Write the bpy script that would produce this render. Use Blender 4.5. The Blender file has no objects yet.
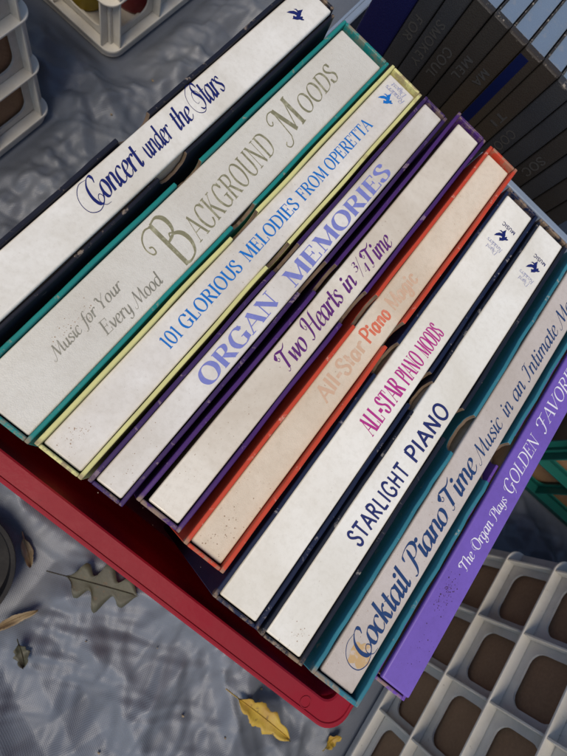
import bpy, bmesh, math, random
from mathutils import Vector, Matrix, noise
random.seed(7)
PI = math.pi
Z0 = 0.335            # height of the record spines above the tarp (m)

# ------------------------------------------------------------------ camera
scn = bpy.context.scene
cam_d = bpy.data.cameras.new('camera')
cam = bpy.data.objects.new('camera', cam_d)
scn.collection.objects.link(cam)
cx_ = Vector((0.75122459, 0.59170835, 0.29247707))
cy_ = Vector((0.64892328, -0.74310455, -0.16338361))
cz_ = Vector((0.12066559, 0.31253297, -0.94221174))
loc = Vector((0.04425574, 0.01123891, 0.27593316 + Z0))
m = Matrix.Identity(4)
for i in range(3):
    m[i][0] = cx_[i]; m[i][1] = -cy_[i]; m[i][2] = -cz_[i]; m[i][3] = loc[i]
cam.matrix_world = m
cam_d.sensor_fit = 'VERTICAL'
cam_d.sensor_height = 36.0
cam_d.lens = 36.0 * 523.9 / 756.0
cam_d.clip_start = 0.01
cam_d.clip_end = 200
cam_d.dof.use_dof = True
cam_d.dof.focus_distance = 0.305
cam_d.dof.aperture_fstop = 18.0
scn.camera = cam

# ------------------------------------------------------------------ light
SUN_EL, SUN_AZ = 62.0, -94.0         # elevation, azimuth (deg, from +X towards +Y)
wd = bpy.data.worlds.new('World'); scn.world = wd; wd.use_nodes = True
wn = wd.node_tree.nodes; wl = wd.node_tree.links
bg = wn['Background']
sky = wn.new('ShaderNodeTexSky'); sky.sky_type = 'NISHITA'; sky.sun_disc = False
sky.sun_elevation = math.radians(SUN_EL)
sky.sun_rotation = math.radians(90 - SUN_AZ)
sky.air_density = 1.0; sky.dust_density = 0.6; sky.ozone_density = 1.0
wl.new(sky.outputs[0], bg.inputs['Color'])
bg.inputs['Strength'].default_value = 0.065
sd = bpy.data.lights.new('sun', 'SUN'); sd.energy = 1.5; sd.angle = math.radians(28); sd.color = (1.0, 0.87, 0.70)
so = bpy.data.objects.new('sun', sd); scn.collection.objects.link(so)
el, az = math.radians(SUN_EL), math.radians(SUN_AZ)
sdir = Vector((math.cos(el) * math.cos(az), math.cos(el) * math.sin(az), math.sin(el)))
so.rotation_euler = sdir.to_track_quat('Z', 'Y').to_euler()
so.location = (0, 0, 3)
vs = scn.view_settings
vs.view_transform = 'Standard'; vs.look = 'None'; vs.exposure = 0.96; vs.gamma = 1.0; vs.use_curve_mapping = False

# ------------------------------------------------------------------ materials
MATS = {}
def nodes_of(name):
    mt = bpy.data.materials.new(name); mt.use_nodes = True
    nt = mt.node_tree; n = nt.nodes; l = nt.links
    return mt, n, l, n['Principled BSDF']
def rgba(c): return (c[0], c[1], c[2], 1)
def nz(n, l, co, scale, detail=4, rough=0.55, dist=0.0):
    t = n.new('ShaderNodeTexNoise'); t.inputs['Scale'].default_value = scale
    t.inputs['Detail'].default_value = detail; t.inputs['Roughness'].default_value = rough
    t.inputs['Distortion'].default_value = dist
    l.new(co, t.inputs['Vector']); return t.outputs['Fac']
def ramp(n, l, fac, p0, p1, c0=0.0, c1=1.0):
    r = n.new('ShaderNodeMapRange'); r.inputs['From Min'].default_value = p0; r.inputs['From Max'].default_value = p1
    r.inputs['To Min'].default_value = c0; r.inputs['To Max'].default_value = c1
    l.new(fac, r.inputs['Value']); return r.outputs[0]
def mix(n, l, fac, a, b):
    x = n.new('ShaderNodeMix'); x.data_type = 'RGBA'
    if isinstance(fac, float): x.inputs[0].default_value = fac
    else: l.new(fac, x.inputs[0])
    for s, v in ((6, a), (7, b)):
        if isinstance(v, tuple): x.inputs[s].default_value = rgba(v)
        else: l.new(v, x.inputs[s])
    return x.outputs[2]
def mul(n, l, a, b):
    x = n.new('ShaderNodeMath'); x.operation = 'MULTIPLY'
    for s, v in ((0, a), (1, b)):
        if isinstance(v, (int, float)): x.inputs[s].default_value = v
        else: l.new(v, x.inputs[s])
    return x.outputs[0]
def bump(n, l, bs, h, strength, dist):
    b = n.new('ShaderNodeBump'); b.inputs['Strength'].default_value = strength; b.inputs['Distance'].default_value = dist
    l.new(h, b.inputs['Height']); l.new(b.outputs[0], bs.inputs['Normal'])
def coords(n, l, offset=None):
    t = n.new('ShaderNodeTexCoord')
    if offset is None: return t.outputs['Object']
    v = n.new('ShaderNodeVectorMath'); v.operation = 'ADD'; v.inputs[1].default_value = offset
    l.new(t.outputs['Object'], v.inputs[0]); return v.outputs[0]

def spine_mat(name, col, grime, speck, linen=0.08, rough=0.28, seed=0, speck_amt=0.5):
    mt, n, l, bs = nodes_of(name)
    co = coords(n, l, (seed * 3.1, seed * 1.7, seed * 2.3))
    big = ramp(n, l, nz(n, l, co, 11, 6, 0.62, 0.4), 0.40, 0.64)
    c = mix(n, l, mul(n, l, big, 0.85), col, grime)
    fine = ramp(n, l, nz(n, l, co, 330, 4, 0.65), 0.45, 0.68)
    c = mix(n, l, mul(n, l, fine, 0.17), c, (grime[0] * .7, grime[1] * .68, grime[2] * .62))
    sp = ramp(n, l, nz(n, l, co, 760, 2, 0.5), 0.70, 0.74)
    zone = ramp(n, l, nz(n, l, co, 22, 3, 0.5), 0.40, 0.62)
    c = mix(n, l, mul(n, l, mul(n, l, sp, zone), speck_amt), c, speck)
    sm = ramp(n, l, nz(n, l, co, 60, 6, 0.7, 0.6), 0.66, 0.74)
    c = mix(n, l, mul(n, l, sm, 0.28), c, (grime[0] * .6, grime[1] * .52, grime[2] * .42))
    l.new(c, bs.inputs['Base Color'])
    l.new(ramp(n, l, big, 0, 1, rough, rough + 0.18), bs.inputs['Roughness'])
    bump(n, l, bs, nz(n, l, co, 1500, 2, 0.6), linen, 0.0004)
    MATS[name] = mt
    return mt

def card_mat(name, col, worn, seed=0, rough=0.38, amt=0.6):
    mt, n, l, bs = nodes_of(name)
    co = coords(n, l, (seed * 2.1, seed, seed * 3.3))
    v = ramp(n, l, nz(n, l, co, 35, 5, 0.6), 0.3, 0.75)
    c = mix(n, l, mul(n, l, v, 0.45), col, (col[0] * .6, col[1] * .6, col[2] * .62))
    tg = n.new('ShaderNodeTexCoord'); sx = n.new('ShaderNodeSeparateXYZ'); l.new(tg.outputs['Generated'], sx.inputs[0])
    rim_ = ramp(n, l, sx.outputs[2], 0.9965, 0.9990)
    ya = ramp(n, l, sx.outputs[1], 0.014, 0.004); yb = ramp(n, l, sx.outputs[1], 0.986, 0.996)
    mx = n.new('ShaderNodeMath'); mx.operation = 'MAXIMUM'; l.new(ya, mx.inputs[0]); l.new(yb, mx.inputs[1])
    cz_m = mul(n, l, mx.outputs[0], ramp(n, l, sx.outputs[2], 0.97, 0.995))
    mx2 = n.new('ShaderNodeMath'); mx2.operation = 'MAXIMUM'; l.new(rim_, mx2.inputs[0]); l.new(cz_m, mx2.inputs[1])
    edge = mx2.outputs[0]
    patch = ramp(n, l, nz(n, l, co, 85, 7, 0.74), 0.60, 0.645)
    c = mix(n, l, mul(n, l, mul(n, l, edge, patch), amt), c, worn)
    pc = ramp(n, l, nz(n, l, co, 140, 5, 0.7), 0.44, 0.56)
    c = mix(n, l, mul(n, l, mul(n, l, cz_m, pc), 0.85), c, (0.24, 0.17, 0.11))
    sc = ramp(n, l, nz(n, l, co, 150, 6, 0.78, 0.8), 0.62, 0.69)
    c = mix(n, l, mul(n, l, sc, 0.45 * amt), c, worn)
    l.new(c, bs.inputs['Base Color'])
    l.new(ramp(n, l, v, 0, 1, rough, rough + 0.22), bs.inputs['Roughness'])
    bs.inputs['Specular IOR Level'].default_value = 0.22
    bump(n, l, bs, nz(n, l, co, 300, 4, 0.6), 0.18, 0.0006)
    MATS[name] = mt
    return mt

def ink_mat(name, col, rough=0.45, metallic=0.0, fade=None, fade_amt=0.5, seed=0):
    mt, n, l, bs = nodes_of(name)
    co = coords(n, l, (seed, seed * 2, 0))
    c = mix(n, l, mul(n, l, ramp(n, l, nz(n, l, co, 260, 4, 0.65), 0.5, 0.68), fade_amt), col, fade or tuple(min(1, x * 1.6 + .05) for x in col))
    l.new(c, bs.inputs['Base Color'])
    bs.inputs['Roughness'].default_value = rough; bs.inputs['Metallic'].default_value = metallic
    bs.inputs['Specular IOR Level'].default_value = 0.25
    MATS[name] = mt
    return mt

def plastic_mat(name, col, dirt, rough=0.4, seed=0, amt=0.5, spec=0.3, trans=0.0):
    mt, n, l, bs = nodes_of(name); bs.inputs['Specular IOR Level'].default_value = spec
    co = coords(n, l, (seed, seed * 1.3, seed * .7))
    d = ramp(n, l, nz(n, l, co, 18, 6, 0.65), 0.42, 0.75)
    c = mix(n, l, mul(n, l, d, amt), col, dirt)
    s = ramp(n, l, nz(n, l, co, 240, 3, 0.6), 0.68, 0.74)
    c = mix(n, l, mul(n, l, s, 0.55 * amt), c, (dirt[0] * .5, dirt[1] * .48, dirt[2] * .45))
    l.new(c, bs.inputs['Base Color'])
    l.new(ramp(n, l, d, 0, 1, rough, rough + .25), bs.inputs['Roughness'])
    bump(n, l, bs, nz(n, l, co, 160, 5, 0.6), 0.12, 0.001)
    if trans:
        tr = n.new('ShaderNodeBsdfTranslucent'); l.new(c, tr.inputs['Color'])
        ms = n.new('ShaderNodeMixShader'); ms.inputs[0].default_value = trans
        l.new(bs.outputs[0], ms.inputs[1]); l.new(tr.outputs[0], ms.inputs[2]); l.new(ms.outputs[0], n['Material Output'].inputs['Surface'])
    MATS[name] = mt
    return mt

# tarp
def tarp_mat():
    mt, n, l, bs = nodes_of('tarp_grey')
    co = coords(n, l)
    a = ramp(n, l, nz(n, l, co, 5, 6, 0.6), 0.35, 0.7)
    c = mix(n, l, a, (0.10, 0.115, 0.143), (0.15, 0.165, 0.195))
    g = ramp(n, l, nz(n, l, co, 22, 6, 0.7, 0.5), 0.52, 0.75)
    c = mix(n, l, mul(n, l, g, 0.22), c, (0.075, 0.075, 0.075))
    l.new(c, bs.inputs['Base Color'])
    l.new(ramp(n, l, g, 0, 1, 0.50, 0.66), bs.inputs['Roughness'])
    bs.inputs['Metallic'].default_value = 0.12; bs.inputs['Specular IOR Level'].default_value = 0.45
    def wave(rz):
        mp = n.new('ShaderNodeMapping'); mp.inputs['Rotation'].default_value = (0, 0, rz); l.new(co, mp.inputs['Vector'])
        w = n.new('ShaderNodeTexWave'); w.inputs['Scale'].default_value = 190; w.inputs['Distortion'].default_value = 1.2
        w.inputs['Detail'].default_value = 2
        l.new(mp.outputs[0], w.inputs['Vector']); return w.outputs['Fac']
    ad = n.new('ShaderNodeMath'); ad.operation = 'ADD'
    l.new(wave(0.5), ad.inputs[0]); l.new(wave(0.5 + PI / 2), ad.inputs[1])
    ad2 = n.new('ShaderNodeMath'); ad2.operation = 'MULTIPLY_ADD'
    rd = n.new('ShaderNodeTexNoise'); rd.noise_type = 'RIDGED_MULTIFRACTAL'; rd.normalize = True
    rd.inputs['Scale'].default_value = 17; rd.inputs['Detail'].default_value = 5; rd.inputs['Roughness'].default_value = 0.5; rd.inputs['Distortion'].default_value = 0.25
    l.new(co, rd.inputs['Vector'])
    l.new(rd.outputs['Fac'], ad2.inputs[0]); ad2.inputs[1].default_value = 2.0
    w2 = mul(n, l, ad.outputs[0], 0.05); l.new(w2, ad2.inputs[2])
    bump(n, l, bs, ad2.outputs[0], 0.55, 0.0032)
    MATS['tarp'] = mt
tarp_mat()

def cardboard_mat(name, col, seed):
    mt, n, l, bs = nodes_of(name)
    co = coords(n, l, (seed, seed, 0))
    c = mix(n, l, ramp(n, l, nz(n, l, co, 9, 6, 0.65), 0.3, 0.75), col, (col[0] * .6, col[1] * .58, col[2] * .55))
    c = mix(n, l, mul(n, l, ramp(n, l, nz(n, l, co, 300, 3, 0.6), 0.4, 0.8), 0.3), c, (col[0] * 1.4, col[1] * 1.4, col[2] * 1.4))
    l.new(c, bs.inputs['Base Color']); bs.inputs['Roughness'].default_value = 0.75
    bump(n, l, bs, nz(n, l, co, 220, 4, 0.6), 0.2, 0.0008)
    MATS[name] = mt
cardboard_mat('kraft', (0.34, 0.20, 0.105), 1)
cardboard_mat('tan_board', (0.42, 0.33, 0.24), 2)
cardboard_mat('grey_board', (0.20, 0.165, 0.135), 3)
cardboard_mat('cut_board', (0.14, 0.095, 0.06), 5)
cardboard_mat('soil', (0.09, 0.075, 0.045), 4)
plastic_mat('white_plastic', (0.80, 0.77, 0.69), (0.50, 0.45, 0.36), 0.42, 3, 0.65, 0.3, 0.22)
plastic_mat('red_plastic', (0.36, 0.012, 0.028), (0.27, 0.014, 0.028), 0.34, 5, 0.5, 0.35, 0.38)
plastic_mat('green_plastic', (0.008, 0.10, 0.085), (0.01, 0.04, 0.035), 0.35, 6, 0.4)
plastic_mat('blue_grey_plastic', (0.20, 0.26, 0.36), (0.13, 0.16, 0.22), 0.35, 7, 0.4)
plastic_mat('black_plastic', (0.006, 0.006, 0.008), (0.012, 0.012, 0.013), 0.45, 8, 0.4, 0.12)
plastic_mat('yellow_plastic', (0.50, 0.36, 0.03), (0.30, 0.2, 0.03), 0.3, 9, 0.4)
plastic_mat('dark_red_plastic', (0.28, 0.02, 0.03), (0.12, 0.01, 0.02), 0.3, 10, 0.4)

# ------------------------------------------------------------------ mesh helpers
C = scn.collection
class MB:
    def __init__(s): s.v = []; s.f = []
    def add(s, v, f):
        o = len(s.v); s.v += [tuple(p) for p in v]; s.f += [tuple(i + o for i in q) for q in f]
    def box(s, x0, x1, y0, y1, z0, z1):
        s.add([(x0,y0,z0),(x1,y0,z0),(x1,y1,z0),(x0,y1,z0),(x0,y0,z1),(x1,y0,z1),(x1,y1,z1),(x0,y1,z1)],
              [(3,2,1,0),(4,5,6,7),(0,1,5,4),(1,2,6,5),(2,3,7,6),(3,0,4,7)])
    def ring(s, outer, inner, z0, z1):
        n = len(outer); o = [(p[0], p[1]) for p in outer]; i_ = [(p[0], p[1]) for p in inner]
        v = [(*p, z0) for p in o] + [(*p, z1) for p in o] + [(*p, z0) for p in i_] + [(*p, z1) for p in i_]
        f = []
        for k in range(n):
            j = (k + 1) % n
            f += [(k, j, n + j, n + k), (2*n + j, 2*n + k, 3*n + k, 3*n + j), (n + k, n + j, 3*n + j, 3*n + k), (j, k, 2*n + k, 2*n + j)]
        s.add(v, f)
    def prism(s, poly, z0, z1):
        n = len(poly)
        s.add([(*p, z0) for p in poly] + [(*p, z1) for p in poly],
              [tuple(range(n - 1, -1, -1)), tuple(range(n, 2*n))] + [(k, (k+1) % n, n + (k+1) % n, n + k) for k in range(n)])
    def lathe(s, prof, n=40, cx=0, cy=0):
        b = len(prof); v = []; f = []
        for k in range(n):
            a = 2 * PI * k / n
            v += [(cx + r * math.cos(a), cy + r * math.sin(a), z) for r, z in prof]
        for k in range(n):
            j = (k + 1) % n
            for i in range(b - 1): f.append((k*b + i, j*b + i, j*b + i + 1, k*b + i + 1))
        s.add(v, f)
    def build(s, name, mat, parent=None, bevel=0, seg=2, smooth=False):
        me = bpy.data.meshes.new(name); me.from_pydata(s.v, [], s.f); me.update()
        o = bpy.data.objects.new(name, me); C.objects.link(o)
        me.materials.append(MATS[mat] if isinstance(mat, str) else mat)
        if parent: o.parent = parent
        if bevel:
            b = o.modifiers.new('bevel', 'BEVEL'); b.width = bevel; b.segments = seg; b.limit_method = 'ANGLE'; b.angle_limit = math.radians(40)
            for p in me.polygons: p.use_smooth = True
            b.harden_normals = False
            try: me.set_sharp_from_angle(angle=math.radians(35))
            except Exception: pass
        elif smooth:
            for p in me.polygons: p.use_smooth = True
        return o
def tag(o, label=None, cat=None, group=None, kind=None):
    if label: o['label'] = label
    if cat: o['category'] = cat
    if group: o['group'] = group
    if kind: o['kind'] = kind
    return o
def empty(name, loc=(0, 0, 0), rz=0):
    o = bpy.data.objects.new(name, None); o.location = loc; o.rotation_euler = (0, 0, rz); o.empty_display_size = 0.05
    C.objects.link(o); return o
def rrect(x0, x1, y0, y1, r, n=8):
    pts = []
    for (cx, cy, a0) in ((x1 - r, y0 + r, -PI/2), (x1 - r, y1 - r, 0), (x0 + r, y1 - r, PI/2), (x0 + r, y0 + r, PI)):
        for k in range(n + 1):
            a = a0 + PI/2 * k / n
            pts.append((cx + r * math.cos(a), cy + r * math.sin(a)))
    return pts

# ------------------------------------------------------------------ ground and tarp
g = MB(); g.add([(-60,-60,-0.03),(60,-60,-0.03),(60,60,-0.03),(-60,60,-0.03)], [(0,1,2,3)])
tag(g.build('ground', 'soil'), kind='structure')

FOOT = [(-0.11, 0.27, -0.03, 0.36, 0.0), (-0.09, 0.40, 0.375, 0.75, 0.0), (0.43, 0.83, -0.18, 0.225, 0.0),
        (-0.70, -0.28, -0.12, 0.275, 0.0), (-0.70, -0.28, 0.37, 0.78, 0.0), (0.40, 0.80, 0.315, 0.72, 0.0), (-0.06, 0.055, -0.21, -0.10, 0.0)]
def foot_mask(x, y):
    k = 1.0
    for (a, b, c, d, e) in FOOT:
        dx = max(a - x, 0, x - b); dy = max(c - y, 0, y - d)
        k = min(k, min(1.0, math.hypot(dx, dy) / 0.03))
    return k
_cr = random.Random(21)
CREASE = [(math.cos(a_), math.sin(a_), f_, _cr.uniform(0, 9)) for a_, f_ in ((.3, 9), (1.9, 11), (2.75, 15), (1.15, 18), (.05, 24), (2.2, 29), (.8, 37), (1.6, 45), (2.95, 52), (.45, 64), (2.0, 75))]
def tarp_h(x, y):
    p = Vector((x, y, 0))
    w = Vector((noise.noise(p * 5 + Vector((3, 1, 7))), noise.noise(p * 5 + Vector((9, 4, 2))), 0)) * 0.07
    q = p + w
    h = 0.006 * (noise.noise(q * 3.5) + 0.3)
    c1, s1 = 0.80, 0.60
    u, v_ = q.x * c1 - q.y * s1, q.x * s1 + q.y * c1
    h += 0.018 * (1 - abs(noise.noise(Vector((u * 3.0, v_ * 8.5, 2.3))))) ** 3
    for i, (ca, sa, fr, of) in enumerate(CREASE):
        tn, ts = p.x * ca + p.y * sa, -p.x * sa + p.y * ca
        t_ = tn * fr + of + 0.45 * noise.noise(Vector((tn * fr * .3, ts * fr * .12, of)))
        tri = abs((t_ % 1.0) - 0.5) * 2
        wgt = min(1.0, max(0.0, noise.noise(Vector((tn * fr * .5 + i * 5.1, ts * fr * .11, of))) * 3.0 + .25))
        h += wgt * (0.15 / fr) * tri
    h -= 0.014
    return h
def axis(a, b, lo, hi, step, coarse):
    out = []; x = lo
    while x < hi:
        out.append(x); x += step if a <= x <= b else coarse
    out.append(hi); return out
xs = axis(-0.5, 0.78, -1.6, 1.9, 0.0026, 0.06); ys = axis(-0.32, 0.62, -1.4, 2.0, 0.0026, 0.06)
t = MB(); nx = len(xs)
for y in ys:
    for x in xs:
        k = foot_mask(x, y)
        t.v.append((x, y, max(-0.02, tarp_h(x, y) * k - 0.0015)))
for j in range(len(ys) - 1):
    for i in range(nx - 1):
        t.f.append((j*nx + i, j*nx + i + 1, (j+1)*nx + i + 1, (j+1)*nx + i))
tag(t.build('tarp', 'tarp', smooth=True), 'crinkled dark grey plastic tarp spread on the ground under all the crates', 'tarp')

# ------------------------------------------------------------------ lettering engine (pen strokes)
# stroke: (kind, points, width code, role); kind L = straight, C = smooth; width code: '' nib, 't' thin, 'T' thick; role 's' = serif
def L(*p, w='', r=''): return ('L', p, w, r)
def K(*p, w='', r=''): return ('C', p, w, r)
def sf(x, y, h=.13): return ('L', ((x - h, y), (x + h, y)), 't', 's')
def tk(x, y0, y1): return ('L', ((x, y0), (x, y1)), 't', 's')
CAPS = {
'A': (.78, [L((.03,0),(.39,1),w='t'), L((.37,1),(.74,0),w='T'), L((.16,.35),(.6,.35),w='t'), sf(.05,0,.11), sf(.72,0,.13)]),
'B': (.70, [L((.14,0),(.14,1),w='T'), K((.14,1),(.38,.99),(.55,.9),(.57,.75),(.47,.58),(.3,.53),(.14,.53)), K((.14,.53),(.38,.53),(.6,.45),(.65,.27),(.55,.07),(.35,0),(.14,0)), sf(.12,0,.12), sf(.12,1,.12)]),
'C': (.76, [K((.69,.76),(.6,.93),(.42,1.01),(.2,.9),(.07,.5),(.19,.1),(.42,-.01),(.6,.07),(.71,.25)), tk(.69,.72,1.0)]),
'D': (.82, [L((.14,0),(.14,1),w='T'), K((.14,1),(.4,.99),(.64,.86),(.75,.5),(.64,.14),(.4,.01),(.14,0)), sf(.12,0,.12), sf(.12,1,.12)]),
'E': (.66, [L((.14,0),(.14,1),w='T'), L((.14,.985),(.56,.985),w='t'), L((.14,.52),(.44,.52),w='t'), L((.14,.015),(.6,.015),w='t'), tk(.56,1,.76), tk(.6,0,.26), tk(.44,.64,.4), sf(.12,0,.12), sf(.12,1,.12)]),
'F': (.62, [L((.14,0),(.14,1),w='T'), L((.14,.985),(.56,.985),w='t'), L((.14,.5),(.44,.5),w='t'), tk(.56,1,.74), tk(.44,.62,.38), sf(.14,0,.14), sf(.12,1,.12)]),
'G': (.82, [K((.69,.76),(.6,.93),(.42,1.01),(.2,.9),(.07,.5),(.19,.1),(.42,-.01),(.58,.03),(.69,.12)), L((.69,.04),(.69,.42),w='T'), sf(.68,.42,.14), tk(.69,.72,1.0), ('L',((.5,.42),(.69,.42)),'t','n')]),
'H': (.84, [L((.14,0),(.14,1),w='T'), L((.68,0),(.68,1),w='T'), L((.14,.52),(.68,.52),w='t'), sf(.14,0,.13), sf(.14,1,.13), sf(.68,0,.13), sf(.68,1,.13)]),
'I': (.34, [L((.16,0),(.16,1),w='T'), sf(.16,0,.14), sf(.16,1,.14)]),
'K': (.78, [L((.14,0),(.14,1),w='T'), L((.62,1),(.16,.42),w='t'), L((.3,.58),(.68,0),w='T'), sf(.14,0,.13), sf(.14,1,.13), sf(.62,1,.12), sf(.68,0,.12)]),
'L': (.62, [L((.14,0),(.14,1),w='T'), L((.14,.015),(.56,.015),w='t'), tk(.56,0,.28), sf(.12,0,.12), sf(.14,1,.13)]),
'M': (1.0, [L((.12,0),(.15,1),w='t'), L((.15,1),(.49,.03),w='T'), L((.49,.03),(.83,1),w='t'), L((.83,1),(.86,0),w='T'), sf(.12,0,.11), sf(.86,0,.13), sf(.12,1,.1), sf(.86,1,.1)]),
'N': (.86, [L((.14,0),(.14,1),w='t'), L((.12,1),(.70,0),w='T'), L((.70,0),(.70,1),w='t'), sf(.14,0,.12), sf(.11,1,.1), sf(.70,1,.12)]),
'O': (.86, [K((.42,1.01),(.18,.88),(.07,.5),(.18,.12),(.42,-.01),(.66,.12),(.77,.5),(.66,.88),(.42,1.01))]),
'P': (.66, [L((.14,0),(.14,1),w='T'), K((.14,1),(.4,.99),(.58,.88),(.6,.73),(.52,.55),(.36,.47),(.14,.47)), sf(.14,0,.14), sf(.12,1,.12)]),
'R': (.76, [L((.14,0),(.14,1),w='T'), K((.14,1),(.4,.99),(.56,.9),(.58,.75),(.5,.57),(.34,.51),(.14,.51)), L((.34,.51),(.66,0),w='T'), sf(.14,0,.13), sf(.12,1,.12), sf(.68,0,.1)]),
'S': (.60, [K((.5,.78),(.43,.95),(.28,1.01),(.12,.92),(.09,.74),(.26,.55),(.46,.41),(.53,.24),(.45,.05),(.27,-.01),(.12,.06),(.05,.25)), tk(.5,.74,1.0), tk(.05,.28,0.0)]),
'T': (.72, [L((.35,0),(.35,1),w='T'), L((.03,.985),(.67,.985),w='t'), tk(.03,1,.74), tk(.67,1,.74), sf(.35,0,.14)]),
'U': (.82, [K((.14,1),(.14,.6),(.15,.28),(.24,.06),(.42,-.01),(.6,.06),(.68,.28),(.69,.6),(.69,1)), sf(.14,1,.13), sf(.69,1,.11)]),
'V': (.76, [L((.04,1),(.38,0),w='T'), L((.38,0),(.72,1),w='t'), sf(.05,1,.12), sf(.70,1,.1)]),
'X': (.76, [L((.06,1),(.7,0),w='T'), L((.68,1),(.08,0),w='t'), sf(.07,0), sf(.7,0), sf(.07,1), sf(.68,1)]),
'Y': (.72, [L((.04,1),(.36,.45),w='T'), L((.68,1),(.36,.45),w='t'), L((.36,.48),(.36,0),w='T'), sf(.36,0), sf(.05,1,.11), sf(.67,1,.1)]),
'1': (.46, [L((.24,0),(.24,1),w='T'), L((.24,1),(.07,.88),w='t'), sf(.24,0,.16)]),
'0': (.70, [K((.35,1.01),(.15,.86),(.07,.5),(.15,.14),(.35,-.01),(.55,.14),(.63,.5),(.55,.86),(.35,1.01))]),
'3': (.5, [K((.08,.86),(.2,1.),(.38,.92),(.36,.68),(.2,.55),(.4,.46),(.42,.16),(.24,0),(.06,.12))]),
'4': (.55, [L((.38,0),(.38,1),w='T'), L((.38,1),(.03,.3),w='t'), L((.03,.3),(.5,.3),w='t')]),
'/': (.42, [L((.0,-.05),(.4,1.05),w='t')]),
'-': (.42, [L((.02,.42),(.40,.42),w='T')]),
}
ex = lambda x: K((x, .12), (x + .02, .02), (x + .08, .0), (x + .17, .14), w='', r='e')
BOWL = K((.41,.50),(.33,.60),(.22,.61),(.09,.48),(.05,.25),(.11,.04),(.20,-.01),(.30,.07),(.41,.30))
LOW = {
'a': (.60, [BOWL, L((.45,.63),(.45,.05),w='T'), ex(.45)]),
'c': (.46, [K((.39,.46),(.35,.58),(.24,.61),(.11,.5),(.06,.26),(.12,.04),(.24,-.01),(.36,.05),(.44,.16))]),
'd': (.56, [BOWL, L((.42,1.02),(.42,.05),w='T'), ex(.42)]),
'e': (.46, [K((.07,.27),(.22,.3),(.36,.4),(.37,.53),(.27,.61),(.14,.53),(.06,.26),(.12,.04),(.24,-.01),(.36,.05),(.45,.17))]),
'f': (.36, [K((.46,.92),(.4,1.02),(.3,.98),(.22,.8),(.19,.5),(.15,0),(.08,-.26),(-.02,-.34),(-.08,-.26)), L((.04,.58),(.36,.58),w='t')]),
'g': (.54, [BOWL, K((.42,.6),(.42,.2),(.4,-.16),(.3,-.33),(.14,-.34),(.06,-.2),(.2,-.06),(.52,.12))]),
'h': (.58, [L((.11,1.02),(.11,0),w='T'), K((.11,.3),(.2,.52),(.32,.61),(.41,.54),(.42,.4),(.42,.05)), ex(.42)]),
'i': (.30, [L((.13,.6),(.13,.05),w='T'), ex(.13), ('D',((.15,.82),),'','')]),
'k': (.54, [L((.11,1.02),(.11,0),w='T'), K((.42,.52),(.37,.61),(.28,.52),(.13,.3)), K((.22,.4),(.3,.22),(.38,.02),(.46,.0),(.54,.13))]),
'l': (.30, [L((.13,1.02),(.13,.05),w='T'), ex(.13)]),
'm': (.86, [L((.11,.6),(.11,0),w='T'), K((.11,.3),(.19,.52),(.3,.61),(.38,.54),(.39,.4),(.39,0)), K((.39,.3),(.47,.52),(.58,.61),(.67,.54),(.68,.4),(.68,.05)), ex(.68)]),
'n': (.58, [L((.11,.6),(.11,0),w='T'), K((.11,.3),(.2,.52),(.32,.61),(.41,.54),(.42,.4),(.42,.05)), ex(.42)]),
'o': (.52, [K((.25,.61),(.11,.52),(.05,.28),(.11,.05),(.24,-.01),(.37,.08),(.43,.32),(.37,.54),(.25,.61))]),
'p': (.56, [L((.11,.62),(.11,-.34),w='T'), K((.11,.34),(.2,.54),(.31,.61),(.42,.52),(.46,.3),(.4,.06),(.28,-.01),(.11,.1)), sf(.11,-.34,.1)]),
'r': (.42, [L((.11,.6),(.11,0),w='T'), K((.11,.28),(.19,.5),(.29,.61),(.38,.59),(.4,.5))]),
's': (.42, [K((.36,.48),(.3,.59),(.2,.61),(.1,.53),(.1,.43),(.22,.32),(.33,.22),(.35,.1),(.25,0),(.12,.01),(.04,.14))]),
't': (.36, [L((.16,.86),(.16,.05),w='T'), ex(.16), L((.03,.58),(.33,.58),w='t')]),
'u': (.58, [K((.11,.6),(.11,.3),(.13,.08),(.22,-.01),(.34,.09),(.42,.3)), L((.42,.6),(.42,.05),w='T'), ex(.42)]),
'v': (.50, [L((.06,.6),(.22,0),w='T'), K((.22,0),(.36,.24),(.43,.5),(.4,.6))]),
'w': (.74, [L((.06,.6),(.18,0),w='T'), L((.18,0),(.36,.58),w='t'), L((.36,.6),(.46,0),w='T'), K((.46,0),(.6,.26),(.67,.5),(.63,.61))]),
'y': (.54, [K((.11,.6),(.11,.3),(.13,.08),(.22,-.01),(.34,.09),(.42,.3)), K((.42,.6),(.42,.2),(.39,-.16),(.28,-.33),(.13,-.34),(.06,-.22))]),
}
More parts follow.
